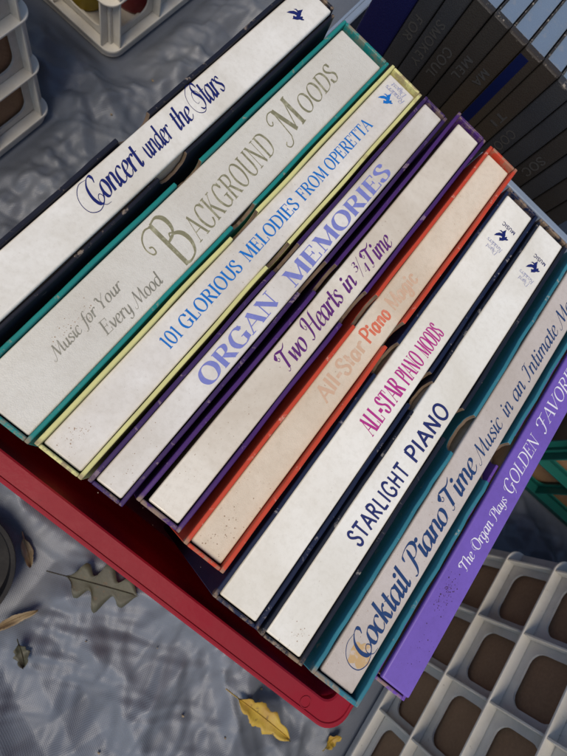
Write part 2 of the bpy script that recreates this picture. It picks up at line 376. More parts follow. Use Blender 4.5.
SCRIPT = {   # swash capitals
'C': (.72, [K((.62,.72),(.66,.9),(.56,1.03),(.36,.98),(.16,.74),(.12,.36),(.24,.05),(.42,-.04),(.6,.08),(.68,.26)),
            K((.34,1.0),(-.08,1.02),(-.42,.78),(-.52,.4),(-.36,.02),(.05,-.16),(.44,-.06),(.6,.14),(.5,.3),(.36,.22),(.34,.04),(.5,-.16),(.78,-.2),w='t')]),
'S': (.62, [K((.58,.80),(.52,.98),(.38,1.03),(.25,.9),(.26,.7),(.42,.48),(.5,.26),(.4,.04),(.2,-.02),(.04,.1)),
            K((.42,1.03),(.02,1.06),(-.36,.8),(-.48,.4),(-.3,.02),(.12,-.12),(.46,.1),(.54,.42),(.38,.72),(.1,.74),(-.06,.5),(.04,.28),(.2,.3),w='t')]),
'M': (.98, [K((-.16,.1),(-.2,-.04),(-.06,-.1),(.06,.1),(.16,.6),(.26,1.0),w='t'), L((.24,1.0),(.44,.02),w='T'), L((.44,.02),(.78,1.0),w='t'), K((.76,1.0),(.78,.5),(.8,.1),(.88,0),(.98,.12))]),
'Y': (.70, [K((-.02,.86),(.06,1.0),(.16,.9),(.2,.68),(.34,.48)), L((.66,1.0),(.34,.46),w='t'), L((.34,.5),(.3,0),w='T'), sf(.3,0)]),
'E': CAPS['E'],
'T': (.66, [K((-.16,.72),(-.2,.88),(-.06,1.0),(.14,.98),(.36,.92),(.54,.95),(.72,1.08)), K((-.13,.73),(-.08,1.0),(.16,.94),(.36,.89),(.54,.92),(.70,1.05)), L((.30,.95),(.22,.08),w='T'), K((.22,.12),(.19,.0),(.09,-.04),(.02,.03),w='t'), K((-.16,.72),(-.07,.62),(.02,.7),(-.04,.8),w='t')]),
'H': (.84, [K((-.14,.6),(-.16,.84),(.0,1.0),(.14,.94),(.17,.6),(.14,.14),(.02,-.06),(-.14,.0)), K((.72,1.04),(.62,.94),(.58,.5),(.58,.12),(.66,0),(.8,.12)), L((.16,.5),(.58,.52),w='t'), K((-.14,.6),(-.06,.5),(.03,.6),(-.04,.7),w='t')]),
'P': (.66, [K((.24,.96),(.22,.5),(.18,.1),(.06,-.1),(-.08,-.06)), K((-.1,.72),(-.06,.94),(.2,1.03),(.48,1.0),(.62,.8),(.54,.54),(.36,.44),(.24,.5))]),
'I': (.44, [K((-.06,.8),(.04,.96),(.2,.94),(.4,1.0)), K((.24,.96),(.2,.5),(.14,.1),(-.02,-.02),(-.12,.1))]),
'O': (.80, [K((.4,1.01),(.18,.88),(.07,.5),(.18,.12),(.42,-.01),(.64,.12),(.73,.5),(.62,.88),(.4,1.01),(.2,1.06),(-.02,.94)), K((.1,.8),(-.1,.7),(-.14,.4),(.02,.2),w='t')]),
'B': (.74, [L((.12,-.06),(.16,1.0),w='T'), K((.16,.96),(-.06,1.0),(-.3,.9),(-.42,.72),(-.38,.56),(-.27,.55),(-.24,.66),(-.32,.7),w='t'), K((.16,1.0),(.42,1.03),(.58,.9),(.56,.68),(.4,.54),(.16,.5)), K((.16,.5),(.46,.56),(.66,.44),(.68,.22),(.54,.02),(.3,-.05),(.12,-.03)), K((.3,.53),(.38,.62),(.48,.58),w='t')]),
'm': (1.1, [L((.32,.06),(.36,1.0),w='t'), K((.36,1.0),(.18,1.04),(.02,.94),(-.02,.78),(.06,.7),(.14,.78),w='t'), K((.32,.06),(.2,-.12),(.04,-.14),(-.04,-.02),(.04,.06),w='t'), L((.36,1.0),(.64,.04),w='T'), L((.64,.04),(.92,1.0),w='t'), L((.92,1.0),(.98,0),w='T'), sf(.98,0,.1), sf(.94,1,.08)]),
'G': (.86, [K((.66,.8),(.6,.96),(.42,1.03),(.18,.86),(.08,.48),(.2,.08),(.42,-.03),(.62,.1),(.66,.36)), K((.5,.38),(.66,.42),(.8,.36)), K((.66,.36),(.62,-.1),(.5,-.3),w='t'), K((.18,.86),(-.04,.8),(-.1,.6),w='t')]),
'F': (.66, [K((-.2,.72),(-.22,.92),(.0,1.04),(.3,.98),(.66,1.02)), K((.28,.98),(.24,.5),(.16,.06),(-.02,-.12),(-.16,0)), L((.1,.5),(.48,.54),w='t')]),
}
def catmull(p, n=9):
    closed = (Vector(p[0]) - Vector(p[-1])).length < 1e-6
    P = [Vector(q) for q in p]; out = []
    m_ = len(P)
    for i in range(m_ - 1):
        a = P[i - 1] if i > 0 else (P[-2] if closed else P[0] * 2 - P[1])
        d = P[i + 2] if i + 2 < m_ else (P[1] if closed else P[-1] * 2 - P[-2])
        b, c = P[i], P[i + 1]
        for k in range(n):
            s = k / n
            out.append(0.5 * ((2*b) + (c - a)*s + (2*a - 5*b + 4*c - d)*s*s + (3*b - a - 3*c + d)*s**3))
    out.append(P[-1]); return out, closed
def glyph_strips(strokes, sty):
    thick, thin = sty['thick'], sty['thin']; th0 = sty.get('angle', 0.2); serif = sty.get('serif', True); taper = sty.get('taper', False)
    xs_ = sty.get('xscale', 1.0)
    strips = []
    for kind, pts, w, r in strokes:
        if r == 's' and not serif: continue
        if r == 'e' and sty.get('noexit'): continue
        if kind == 'D':
            c = Vector(pts[0]); rr = thick * .62
            strips.append([( (c.x + rr*xs_*0+ rr*math.cos(PI - PI*k/8), c.y + rr*math.sin(PI*k/8)), (c.x + rr*math.cos(PI - PI*k/8), c.y - rr*math.sin(PI*k/8)) ) for k in range(9)])
            continue
        pts = [(x * xs_, y) for x, y in pts]
        if kind == 'L': P = [Vector(q) for q in pts]; closed = False
        else: P, closed = catmull(pts)
        n = len(P); st = []
        tot = sum((P[i+1] - P[i]).length for i in range(n-1)); acc = 0
        for i in range(n):
            if closed and i in (0, n - 1): d = P[1] - P[-2]
            else: d = P[min(i+1, n-1)] - P[max(i-1, 0)]
            if d.length < 1e-9: d = Vector((1, 0))
            d.normalize()
            if i: acc += (P[i] - P[i-1]).length
            phi = math.atan2(d.y, d.x)
            if w == 't': ww = thin
            elif w == 'T': ww = thick
            else: ww = thin + (thick - thin) * abs(math.sin(phi - th0)) ** sty.get('pow', 1.7)
            if taper and kind == 'C' and not closed:
                e = min(acc, tot - acc) / max(tot, 1e-6)
                ww *= 0.35 + 0.65 * min(1, e / 0.14)
            nn = Vector((-d.y, d.x)) * ww / 2
            st.append(((P[i].x + nn.x, P[i].y + nn.y), (P[i].x - nn.x, P[i].y - nn.y)))
        strips.append(st)
    return strips
def word_mesh(text, sty):
    """strips for a word in em units, width"""
    x = 0; out = []; sw = sty.get('swash', '')
    for i, ch in enumerate(text):
        big = sty.get('small_caps') and i > 0
        if sty.get('script') and ch in SCRIPT and (i == 0 or ch in sw): adv, st = SCRIPT[ch]
        elif ch in LOW and not sty.get('caps'): adv, st = LOW[ch]
        else: adv, st = CAPS[ch.upper()] if ch.upper() in CAPS else CAPS['-']
        adv *= sty.get('xscale', 1.0)
        for s in glyph_strips(st, sty):
            out.append([((a[0] + x, a[1]), (b[0] + x, b[1])) for a, b in s])
        x += adv + sty.get('track', 0.06)
    return out, x - sty.get('track', 0.06)
def lettering(parent, text, sty, y0, y1, bx0, bx1, cap, z, mat, up='-x', slant=0.0, extra=0.0):
    """flat print on a spine: reads along +y, letter tops towards -x. baseline runs from (bx0,y0) to (bx1,y1)."""
    strips, w = word_mesh(text, sty)
    mb = MB(); k = 0
    for s in strips:
        v = []; 
        for si, (a, b) in enumerate(s):
            for p in (a, b):
                u, h = p; u = u + slant * h
                fr = u / w
                yy = y0 + (y1 - y0) * fr
                xx = bx0 + (bx1 - bx0) * fr - cap * h
                v.append((xx, yy, z + 0.00012 + (k % 8) * 1e-5 + si * 6e-7))
        f = [(2*i, 2*i + 1, 2*i + 3, 2*i + 2) for i in range(len(s) - 1)]
        mb.add(v, f); k += 1
    return mb.build('lettering', mat, parent)
def lettering_free(parent, text, sty, origin, ux, uy, width, cap, mat, slant=0.0, name='lettering'):
    strips, w = word_mesh(text, sty); mb = MB(); k = 0
    ux, uy = Vector(ux), Vector(uy); nrm = ux.cross(uy).normalized()
    for s in strips:
        v = []
        for si, (a, b) in enumerate(s):
            for p in (a, b):
                v.append(Vector(origin) + ux * ((p[0] + slant * p[1]) / w * width) + uy * (p[1] * cap) + nrm * ((k % 8) * 1e-5 + si * 6e-7))
        mb.add(v, [(2*i, 2*i + 1, 2*i + 3, 2*i + 2) for i in range(len(s) - 1)]); k += 1
    return mb.build(name, mat, parent)
ROMAN = dict(thick=.165, thin=.055, angle=.15, track=.05)
BOLDR = dict(thick=.21, thin=.05, angle=.1, track=.06)
ELEG = dict(thick=.13, thin=.035, angle=.25, track=.03, script=True)
ITAL = dict(thick=.115, thin=.03, angle=.3, track=-.015, taper=True, script=True)
SCRI = dict(thick=.15, thin=.032, angle=.35, track=-.03, taper=True, script=True)
SANS = dict(thick=.17, thin=.17, angle=0, serif=False, track=.09)
COND = dict(thick=.2, thin=.05, angle=.05, track=.04, xscale=.85)
HEAVY = dict(noexit=True, thick=.2, thin=.12, angle=.1, track=.04, serif=False, caps=False)

PEG = [  # winged horse emblem: filled outlines in unit square (reads upright)
 [(.18,.62),(.28,.80),(.42,.92),(.50,1.0),(.53,.9),(.60,.82),(.58,.74),(.50,.73),(.46,.66),(.50,.52),(.44,.44),(.30,.48)],
 [(.46,.60),(.62,.64),(.80,.80),(1.0,.96),(.94,.72),(.80,.50),(.62,.40),(.48,.44)],
 [(.30,.50),(.46,.48),(.60,.40),(.64,.24),(.56,.08),(.50,-.06),(.46,.08),(.42,.22),(.34,.34)],
 [(.18,.64),(.08,.58),(.0,.46),(.05,.42),(.14,.50),(.2,.46),(.16,.36),(.22,.34),(.32,.48)],
 [(.60,.38),(.74,.34),(.88,.40),(.78,.26),(.64,.26)],
]
def emblem(parent, origin, ux, uy, size, mat):
    mb = MB()
    for k, poly in enumerate(PEG):
        ps = [Vector(origin) + Vector(ux) * (a - .5) * size + Vector(uy) * (b - .5) * size + Vector((0, 0, 0.00012 + k * 3e-6)) for a, b in poly]
        c = sum(ps, Vector()) / len(ps); n = len(ps)
        mb.add([c] + ps, [(0, 1 + i, 1 + (i + 1) % n) for i in range(n)])
    return mb.build('emblem', mat, parent)

# ------------------------------------------------------------------ record box sets
spine_mat('spine_white', (0.73, 0.71, 0.655), (0.52, 0.485, 0.41), (0.22, 0.14, 0.08), seed=1, speck_amt=.35)
spine_mat('spine_linen', (0.60, 0.585, 0.53), (0.50, 0.475, 0.42), (0.25, 0.18, 0.11), linen=0.5, rough=.5, seed=2, speck_amt=.5)
spine_mat('spine_white_b', (0.71, 0.685, 0.64), (0.50, 0.46, 0.40), (0.22, 0.14, 0.09), seed=3, speck_amt=.6)
spine_mat('spine_white_c', (0.69, 0.665, 0.615), (0.49, 0.445, 0.38), (0.22, 0.14, 0.09), seed=4, speck_amt=.6)
spine_mat('spine_ivory', (0.71, 0.665, 0.575), (0.52, 0.455, 0.365), (0.24, 0.15, 0.09), seed=5, speck_amt=.7)
spine_mat('spine_cream', (0.67, 0.58, 0.46), (0.52, 0.43, 0.32), (0.28, 0.13, 0.07), linen=.3, rough=.5, seed=6, speck_amt=.9)
spine_mat('spine_clean', (0.78, 0.76, 0.69), (0.62, 0.585, 0.50), (0.2, 0.13, 0.09), seed=7, speck_amt=.25, rough=.36)
spine_mat('spine_clean_b', (0.77, 0.755, 0.695), (0.62, 0.59, 0.51), (0.2, 0.13, 0.09), seed=8, speck_amt=.25, rough=.36)
spine_mat('spine_rose', (0.50, 0.45, 0.415), (0.42, 0.37, 0.33), (0.24, 0.14, 0.09), linen=.35, rough=.5, seed=9, speck_amt=.8)
spine_mat('spine_purple', (0.165, 0.095, 0.43), (0.12, 0.065, 0.33), (0.05, 0.02, 0.06), seed=10, rough=.38, speck_amt=.5)
card_mat('case_navy_black', (0.010, 0.011, 0.020), (0.30, 0.24, 0.19), 1)
card_mat('case_teal', (0.012, 0.20, 0.185), (0.30, 0.24, 0.17), 2)
card_mat('case_yellow', (0.60, 0.57, 0.24), (0.38, 0.31, 0.15), 3)
card_mat('case_plum', (0.040, 0.018, 0.085), (0.28, 0.2, 0.22), 4)
card_mat('case_violet', (0.060, 0.020, 0.125), (0.28, 0.2, 0.25), 5)
card_mat('case_red', (0.50, 0.055, 0.025), (0.55, 0.34, 0.25), 6)
card_mat('case_navy', (0.010, 0.016, 0.045), (0.30, 0.28, 0.28), 7)
card_mat('case_black_blue', (0.010, 0.013, 0.024), (0.32, 0.29, 0.26), 8)
card_mat('case_blue_teal', (0.030, 0.165, 0.215), (0.36, 0.33, 0.26), 9, amt=.9)
card_mat('case_purple', (0.13, 0.06, 0.34), (0.3, 0.22, 0.2), 10)
ink_mat('ink_navy', (0.008, 0.014, 0.11), fade=(.014,.022,.15)); ink_mat('ink_gold', (0.33, 0.30, 0.17), 0.34, 0.5, (0.62, 0.57, 0.36), .85)
ink_mat('ink_gold_dull', (0.25, 0.24, 0.19), 0.42, 0.4, (0.42, 0.40, 0.34), .6); ink_mat('ink_blue', (0.008, 0.14, 0.46), fade=(.02, .20, .55)); ink_mat('ink_lilac', (0.17, 0.19, 0.47), fade=(.24, .26, .55))
ink_mat('ink_purple', (0.10, 0.022, 0.15), fade=(.14,.04,.2)); ink_mat('ink_red', (0.60, 0.15, 0.085), fade=(0.68, 0.33, 0.24)); ink_mat('ink_peach', (0.55, 0.37, 0.255), fade=(0.60, 0.47, 0.36), fade_amt=.8)
ink_mat('ink_magenta', (0.40, 0.03, 0.22), fade=(.45,.08,.3)); ink_mat('ink_blueblack', (0.018, 0.026, 0.12), fade=(.026,.036,.15)); ink_mat('ink_teal_navy', (0.014, 0.042, 0.13), fade=(.03,.07,.18))
ink_mat('ink_white', (0.70, 0.69, 0.74), fade=(0.45, 0.4, 0.62)); ink_mat('ink_tan', (0.46, 0.31, 0.15), fade=(0.49, 0.42, 0.36), fade_amt=1.0)
ink_mat('ink_faint', (0.25, 0.27, 0.42), fade=(0.55, 0.55, 0.6), fade_amt=.8)

def side_panel(x0, x1, y0, y1, zb, zt, mat, parent, notch=None, jag=0.0002, seed=0, tear=None, bow=0.0):
    rnd = random.Random(seed)
    top = []; n = int((y1 - y0) / 0.006)
    for k in range(n + 1):
        y = y0 + (y1 - y0) * k / n
        z = zt + rnd.uniform(-jag, jag)
        if tear: z += tear(y)
        top.append((y, z))
    if notch:
        yc, hw, dp = notch
        top = [p for p in top if abs(p[0] - yc) > hw + 0.002]
        arc = [(yc - hw * math.cos(PI * k / 14), zt - dp * math.sin(PI * k / 14) ** .8 + rnd.uniform(-.0006, .0006)) for k in range(15)]
        arc[0] = (yc - hw, zt); arc[-1] = (yc + hw, zt)
        i = sum(1 for p in top if p[0] < yc); top = top[:i] + arc + top[i:]
    m_ = len(top); mb = MB(); ph = rnd.uniform(0, 6)
    def bx(y):
        e_ = math.sin(PI * (y - y0) / (y1 - y0))
        return bow * e_ + .00028 * e_ * math.sin(y * 41 + ph) + .00016 * e_ * math.sin(y * 97 + 2 * ph)
    v = []
    for x in (x0, x1):
        v += [(x + bx(p[0]) * .3, p[0], zb) for p in top] + [(x + bx(p[0]), p[0], p[1]) for p in top]
    f = []; A, B, C_, D = 0, m_, 2 * m_, 3 * m_
    for k in range(m_ - 1):
        f += [(A+k, B+k, B+k+1, A+k+1), (C_+k, C_+k+1, D+k+1, D+k), (B+k, D+k, D+k+1, B+k+1), (A+k, A+k+1, C_+k+1, C_+k)]
    f += [(A, C_, D, B), (A+m_-1, B+m_-1, D+m_-1, C_+m_-1)]
    mb.add(v, f)
    bm = bmesh.new()
    o = mb.build('side_panel', mat, parent, bevel=0.0005)
    if notch:
        o.data.materials.append(MATS['cut_board'])
        for p in o.data.polygons:
            if len(p.vertices) == 4 and all(abs(o.data.vertices[i].co.y - notch[0]) < notch[1] + .0004 and o.data.vertices[i].co.z > zb + .05 for i in p.vertices): p.material_index = 1
    bm.from_mesh(o.data); bmesh.ops.recalc_face_normals(bm, faces=bm.faces); bm.to_mesh(o.data); bm.free()
    return o

GROUP = 'boxed record sets standing spine up in the red crate'
def box_set(label, xl, xr, y0, zs, case, spine, xol, xor_, ynear, yfar, rec_l, rec_r, rec_e=None, L_=0.318, notch_y=0.16, notch_hw=.0135, seed=0, wall=0.0020,
            tear=None, floor=0.012, bow_l=0.0, bow_r=0.0, notch_l=True, notch_r=True, body='tan_board', prot=0.0):
    """spine from xl..xr, y0..y0+L at height zs; case walls outside. rec_* = how far the case rim stands above the spine."""
    if seed not in (5, 9):
        xol = max(xol, xl - .0034); xor_ = min(xor_, xr + .0034)
    xl -= .0004; xr += .0005
    ynear = y0 - wall - .0007; yfar = max(yfar - .001, y0 + L_ + wall + .0012)
    root = empty('record_box_set', ((xl + xr) / 2, y0, floor))
    ox, oy = (xl + xr) / 2, y0
    X = lambda x: x - ox
    Y = lambda y: y - oy
    Zs = Z0 + zs - floor
    rec_e = rec_e if rec_e is not None else (rec_l + rec_r) / 2
    cs = MB()
    cs.box(X(xol) + .0002, X(xor_) - .0002, Y(ynear) + .0002, Y(yfar) - .0002, 0, .0025)
    cs.box(X(xol + .0024) + .0001, X(xor_ - .0024) - .0001, Y(ynear), Y(ynear) + wall, .0026, Zs + rec_e)
    cs.box(X(xol + .0024) + .0001, X(xor_ - .0024) - .0001, Y(yfar) - wall, Y(yfar), .0026, Zs + rec_e)
    case_o = cs.build('slipcase', case, root, bevel=0.0006)
    rn_ = random.Random(seed * 13 + 5)
    wl_ = min(.0024, xl - xol - .0003); wr_ = min(.0024, xor_ - xr - .0003)
    nl = (Y(notch_y) + rn_.uniform(-.002, .001), notch_hw * rn_.uniform(.76, .95), .011 + rn_.uniform(-.003, .003))
    nr = (Y(notch_y) + rn_.uniform(-.001, .002), notch_hw * rn_.uniform(.70, .98), .011 + rn_.uniform(-.003, .003))
    side_panel(X(xol), X(xol) + wl_, Y(ynear) + .0001, Y(yfar) - .0001, .0026, Zs + rec_l, case, case_o, nl if notch_l else None, seed=seed * 2 + 1, tear=tear, bow=bow_l)
    side_panel(X(xor_) - wr_, X(xor_), Y(ynear) + .0001, Y(yfar) - .0001, .0026, Zs + rec_r, case, case_o, nr if notch_r else None, seed=seed * 2 + 2, tear=tear, bow=bow_r)
    b = MB(); ins = .0007
    b.box(X(xl) + ins, X(xr) - ins, ins, L_ - ins, .003, Zs - .0035)
    rb = b.build('record_box', body, root, bevel=.0006)
    s = MB(); s.box(X(xl), X(xr), 0, L_, Zs - .0034, Zs)
    s.build('spine', spine, rb, bevel=.0011, seg=3)
    tag(root, label, 'record set', GROUP)
    def put(text, sty, ya, yb, xa, xb, cap, mat, slant=0.0):
        return lettering(rb, text, sty, Y(ya), Y(yb), X(xa), X(xb), cap, Zs, mat, slant=slant)
    def logo(text, cy_, cx_c, w, cap, sty, mat, slant=0.0):   # upside-down publisher mark: reads towards -x, tops towards -y
        return lettering_free(rb, text, sty, (X(cx_c) + w / 2, Y(cy_), Zs + .00012), (-1, 0, 0), (0, -1, 0), w, cap, mat, slant)
    def peg(x, y, size, mat): return emblem(rb, (X(x), Y(y), Zs), (-1, 0, 0), (0, -1, 0), size, mat)
    return root, rb, put, logo, peg
cm = 0.01
def dots(rb, cx, cy, sx, sy, n_, z, mat='foxing', seed=0, rmax=.00045):
    rn = random.Random(seed); mb = MB()
    for k in range(n_):
        x, y = rn.gauss(cx, sx), rn.gauss(cy, sy); r_ = .0001 + (rmax - .0001) * rn.random() ** 2.2
        if abs(x - cx) > 2.2 * sx or abs(y - cy) > 2.4 * sy: continue
        o_ = len(mb.v); mb.v += [(x + r_ * math.cos(i * PI / 3) * rn.uniform(.6, 1.2), y + r_ * math.sin(i * PI / 3) * rn.uniform(.6, 1.2), z + .00005 + k * 3e-7) for i in range(6)]
        mb.f.append(tuple(range(o_, o_ + 6)))
    return mb.build('foxing', mat, rb)
ink_mat('foxing', (0.30, 0.21, 0.14), fade=(0.48, 0.40, 0.32), fade_amt=.8); ink_mat('smudge', (0.05, 0.022, 0.05), fade=(0.1, 0.05, 0.2))
# 1 Concert under the Stars
r, rb, put, logo, peg = box_set('white spined record set lettered Concert under the Stars in navy, black slipcase', -6.7*cm, -4.42*cm, -1.2*cm, .010, 'case_navy_black', 'spine_white',
    -7.10*cm, -4.13*cm, -1.5*cm, 30.95*cm, .0016, -.0035, rec_e=.0005, seed=1, notch_y=.152)
put('Concert', SCRI, .1030, .1400, -5.16*cm, -5.16*cm, .0138, 'ink_navy', .32)
put('under', SCRI, .1435, .1640, -5.18*cm, -5.18*cm, .0120, 'ink_navy', .32)
put('the', SCRI, .1680, .1815, -5.20*cm, -5.20*cm, .0120, 'ink_navy', .32)
put('Stars', SCRI, .1880, .2095, -5.22*cm, -5.22*cm, .0142, 'ink_navy', .32)
peg(-5.6*cm, .2845, .0105, 'ink_navy')
# 2 Background Moods
r, rb, put, logo, peg = box_set('wide linen grey spined record set lettered Background Moods in gold, teal slipcase', -3.42*cm, 0.0*cm, -.34*cm, -.002, 'case_teal', 'spine_linen',
    -3.98*cm, .40*cm, -.85*cm, 32.1*cm, .002, .002, seed=2, notch_y=.1605, wall=.0024)
dots(rb, -.006, .055, .003, .008, 60, Z0 - .002 - .012, seed=2)
put('Music', ITAL, .0330, .0520, -1.52*cm, -1.60*cm, .0064, 'ink_gold_dull', .25)
put('for', ITAL, .0545, .0640, -1.62*cm, -1.65*cm, .0066, 'ink_gold_dull', .25)
put('Your', ITAL, .0660, .0830, -1.66*cm, -1.70*cm, .0066, 'ink_gold_dull', .25)
put('Every', ITAL, .0580, .0775, -.58*cm, -.50*cm, .0075, 'ink_gold_dull', .25)
put('Mood', ITAL, .0805, .1000, -.48*cm, -.42*cm, .0075, 'ink_gold_dull', .25)
put('B', ELEG, .1150, .1300, -.28*cm, -.30*cm, .0275, 'ink_gold', .06)
put('ACKGROUND', dict(ELEG, caps=True, script=False, track=.05), .1325, .2115, -.48*cm, -1.06*cm, .0145, 'ink_gold', .12)
put('m', ELEG, .2190, .2420, -.80*cm, -1.05*cm, .0195, 'ink_gold', .10)
put('OODS', dict(ELEG, caps=True, script=False, track=.05), .2450, .2840, -1.15*cm, -1.42*cm, .0120, 'ink_gold', .12)
# 3 101 Glorious Melodies
r, rb, put, logo, peg = box_set('white spined record set lettered 101 Glorious Melodies in blue, pale yellow slipcase', .83*cm, 3.0*cm, -.17*cm, -.0017, 'case_yellow', 'spine_white_b',
    .52*cm, 3.42*cm, -.55*cm, 32.15*cm, .003, .002, seed=3, notch_y=.158)
for w_, a, b in (('101', .0735, .0850), ('GLORIOUS', .0880, .1375), ('MELODIES', .1425, .1930), ('FROM', .1975, .2235), ('OPERETTA', .2265, .2740)):
    put(w_, ROMAN, a, b, 2.26*cm, 2.26*cm, .0078, 'ink_blue')
peg(1.75*cm, .2985, .010, 'ink_blue')
dots(rb, -.002, .012, .0032, .0045, 60, Z0 - .0017 - .012, seed=3)
logo('Readers', .3075, 1.95*cm, .016, .0042, ITAL, 'ink_faint', .2); logo('Digest', .3125, 1.95*cm, .012, .0040, ITAL, 'ink_faint', .2)
# 4 Organ Memories
r, rb, put, logo, peg = box_set('narrow white spined record set lettered Organ Memories in bold lilac capitals', 3.88*cm, 5.35*cm, .01*cm, -.0005, 'case_plum', 'spine_white_c',
    3.56*cm, 5.70*cm, -.38*cm, 32.2*cm, .002, .001, seed=4, notch_y=.161, bow_r=.0003)
dots(rb, 0, .02, .004, .012, 30, Z0 - .0005 - .012, seed=4, rmax=.0003)
put('ORGAN', BOLDR, .0715, .1365, 5.16*cm, 5.06*cm, .0100, 'ink_lilac')
put('MEMORIES', BOLDR, .1490, .2560, 5.18*cm, 5.18*cm, .0100, 'ink_lilac')
# 5 Two Hearts
r, rb, put, logo, peg = box_set('ivory spined record set lettered Two Hearts in purple script, violet slipcase', 6.5*cm, 8.34*cm, .75*cm, .0004, 'case_violet', 'spine_ivory',
    5.95*cm, 8.70*cm, .42*cm, 33.1*cm, .0025, .0012, seed=5, notch_y=.165, bow_l=.0012, wall=.0024,
    tear=lambda y: 0.0008 * math.sin(y * 60) )
dots(rb, 0, .06, .005, .035, 60, Z0 + .0004 - .012, seed=5, rmax=.00035)
put('Two', SCRI, .1075, .1275, 7.95*cm, 7.95*cm, .0120, 'ink_purple', .25)
put('Hearts', SCRI, .1330, .1650, 7.88*cm, 7.85*cm, .0125, 'ink_purple', .25)
put('in', SCRI, .1690, .1790, 7.85*cm, 7.86*cm, .0110, 'ink_purple', .25)
put('3', SCRI, .1830, .1870, 7.42*cm, 7.42*cm, .0055, 'ink_purple', .2); put('/', SCRI, .1850, .1895, 7.88*cm, 7.88*cm, .0105, 'ink_purple', .2); put('4', SCRI, .1880, .1925, 8.0*cm, 8.0*cm, .0055, 'ink_purple', .2)
put('Time', SCRI, .1940, .2170, 8.00*cm, 8.08*cm, .0120, 'ink_purple', .25)
# 6 All-Star Piano Magic
r, rb, put, logo, peg = box_set('cream spined record set with Piano in red letters, red orange slipcase', 9.43*cm, 11.30*cm, .5*cm, .0021, 'case_red', 'spine_cream',
    8.93*cm, 11.80*cm, .10*cm, 32.75*cm, .003, .004, seed=6, notch_y=.167)
dots(rb, .001, .016, .005, .010, 70, Z0 + .0021 - .012, seed=6)
put('All-Star', HEAVY, .1075, .1500, 10.78*cm, 10.74*cm, .0100, 'ink_peach')
put('Piano', HEAVY, .1530, .1775, 10.72*cm, 10.72*cm, .0098, 'ink_red')
put('Magic', HEAVY, .1810, .2090, 10.72*cm, 10.72*cm, .0096, 'ink_peach')
# 7 All-Star Piano Moods
r, rb, put, logo, peg = box_set('white spined record set lettered All-Star Piano Moods in condensed magenta capitals', 12.31*cm, 14.62*cm, -.63*cm, -.0002, 'case_navy', 'spine_clean',
    11.98*cm, 15.06*cm, -.95*cm, 31.7*cm, .0015, .001, seed=7, notch_y=.155)
put('ALL-STAR', COND, .1115, .1480, 14.15*cm, 14.18*cm, .0120, 'ink_magenta')
put('PIANO', COND, .1510, .1705, 14.18*cm, 14.18*cm, .0115, 'ink_magenta')
put('MOODS', COND, .1735, .1945, 14.18*cm, 14.18*cm, .0112, 'ink_magenta')
peg(13.62*cm, .2825, .0105, 'ink_navy'); logo('MUSIC', .2920, 13.70*cm, .0115, .0028, SANS, 'ink_blueblack')
logo('Readers', .2735, 13.55*cm, .0135, .0036, ITAL, 'ink_faint', .2); logo('Digest', .2690, 13.55*cm, .0095, .0034, ITAL, 'ink_faint', .2)
# 8 Starlight Piano
r, rb, put, logo, peg = box_set('white spined record set lettered Starlight Piano in plain navy capitals, black slipcase', 15.37*cm, 17.59*cm, -.67*cm, .0013, 'case_black_blue', 'spine_clean_b',
    15.09*cm, 18.12*cm, -1.1*cm, 31.6*cm, .0012, .0012, seed=8, notch_y=.152)
dots(rb, .004, .008, .004, .004, 26, Z0 + .0013 - .012, seed=8)
put('STARLIGHT', SANS, .0570, .1095, 17.10*cm, 17.22*cm, .0100, 'ink_blueblack')
put('PIANO', SANS, .1155, .1560, 17.22*cm, 17.24*cm, .0102, 'ink_blueblack')
peg(16.68*cm, .2805, .0105, 'ink_navy'); logo('MUSIC', .2895, 16.75*cm, .0110, .0027, SANS, 'ink_blueblack')
logo('Readers', .2715, 16.60*cm, .0130, .0035, ITAL, 'ink_faint', .2); logo('Digest', .2670, 16.60*cm, .0092, .0033, ITAL, 'ink_faint', .2)
# 9 Cocktail Piano Time
r, rb, put, logo, peg = box_set('rose beige spined record set lettered Cocktail Piano Time, worn blue teal slipcase', 19.03*cm, 21.18*cm, -.53*cm, .0006, 'case_blue_teal', 'spine_rose',
    18.42*cm, 21.75*cm, -1.05*cm, 31.9*cm, .0035, .002, seed=9, notch_y=.150, wall=.0026, notch_hw=.016, bow_l=.0006,
    tear=lambda y: 0.0014 * noise.noise(Vector((y * 90, 3.3, 0))) )
m_ = MB()
def blot(cx, cy, r0, seed):
    rn = random.Random(seed); return [(cx + r0 * q_ * math.cos(a), cy + r0 * 1.25 * q_ * math.sin(a)) for a, q_ in [(2 * PI * k / 40, .9 + .55 * noise.noise(Vector((1.6 * math.cos(2 * PI * k / 40), 1.6 * math.sin(2 * PI * k / 40), seed))) + .06 * rn.random()) for k in range(40)]]
bl = blot(20.35*cm - 20.105*cm, .0128 + .0053, .0062, 4); zz = Z0 + .0006 - .012 + .00006
m_.add([(p[0], p[1], zz) for p in bl] , [tuple(range(len(bl)))])
m_.build('stain', 'ink_tan', rb)
dots(rb, 0, .1, .005, .06, 70, Z0 + .0006 - .012, seed=9, rmax=.0003)
put('Cocktail', SCRI, .0115, .0605, 20.85*cm, 20.85*cm, .0135, 'ink_teal_navy', .22)
put('Piano', SCRI, .0660, .1050, 20.80*cm, 20.80*cm, .0130, 'ink_teal_navy', .22)
put('Time', SCRI, .1085, .1410, 20.76*cm, 20.74*cm, .0130, 'ink_teal_navy', .22)
for w_, a, b in (('Music', .1450, .1745), ('in', .1795, .1885), ('an', .1930, .2060), ('Intimate', .2115, .2560), ('Mood', .2610, .2920)):
    put(w_, ITAL, a, b, 20.74*cm, 20.72*cm, .0098, 'ink_teal_navy', .28)
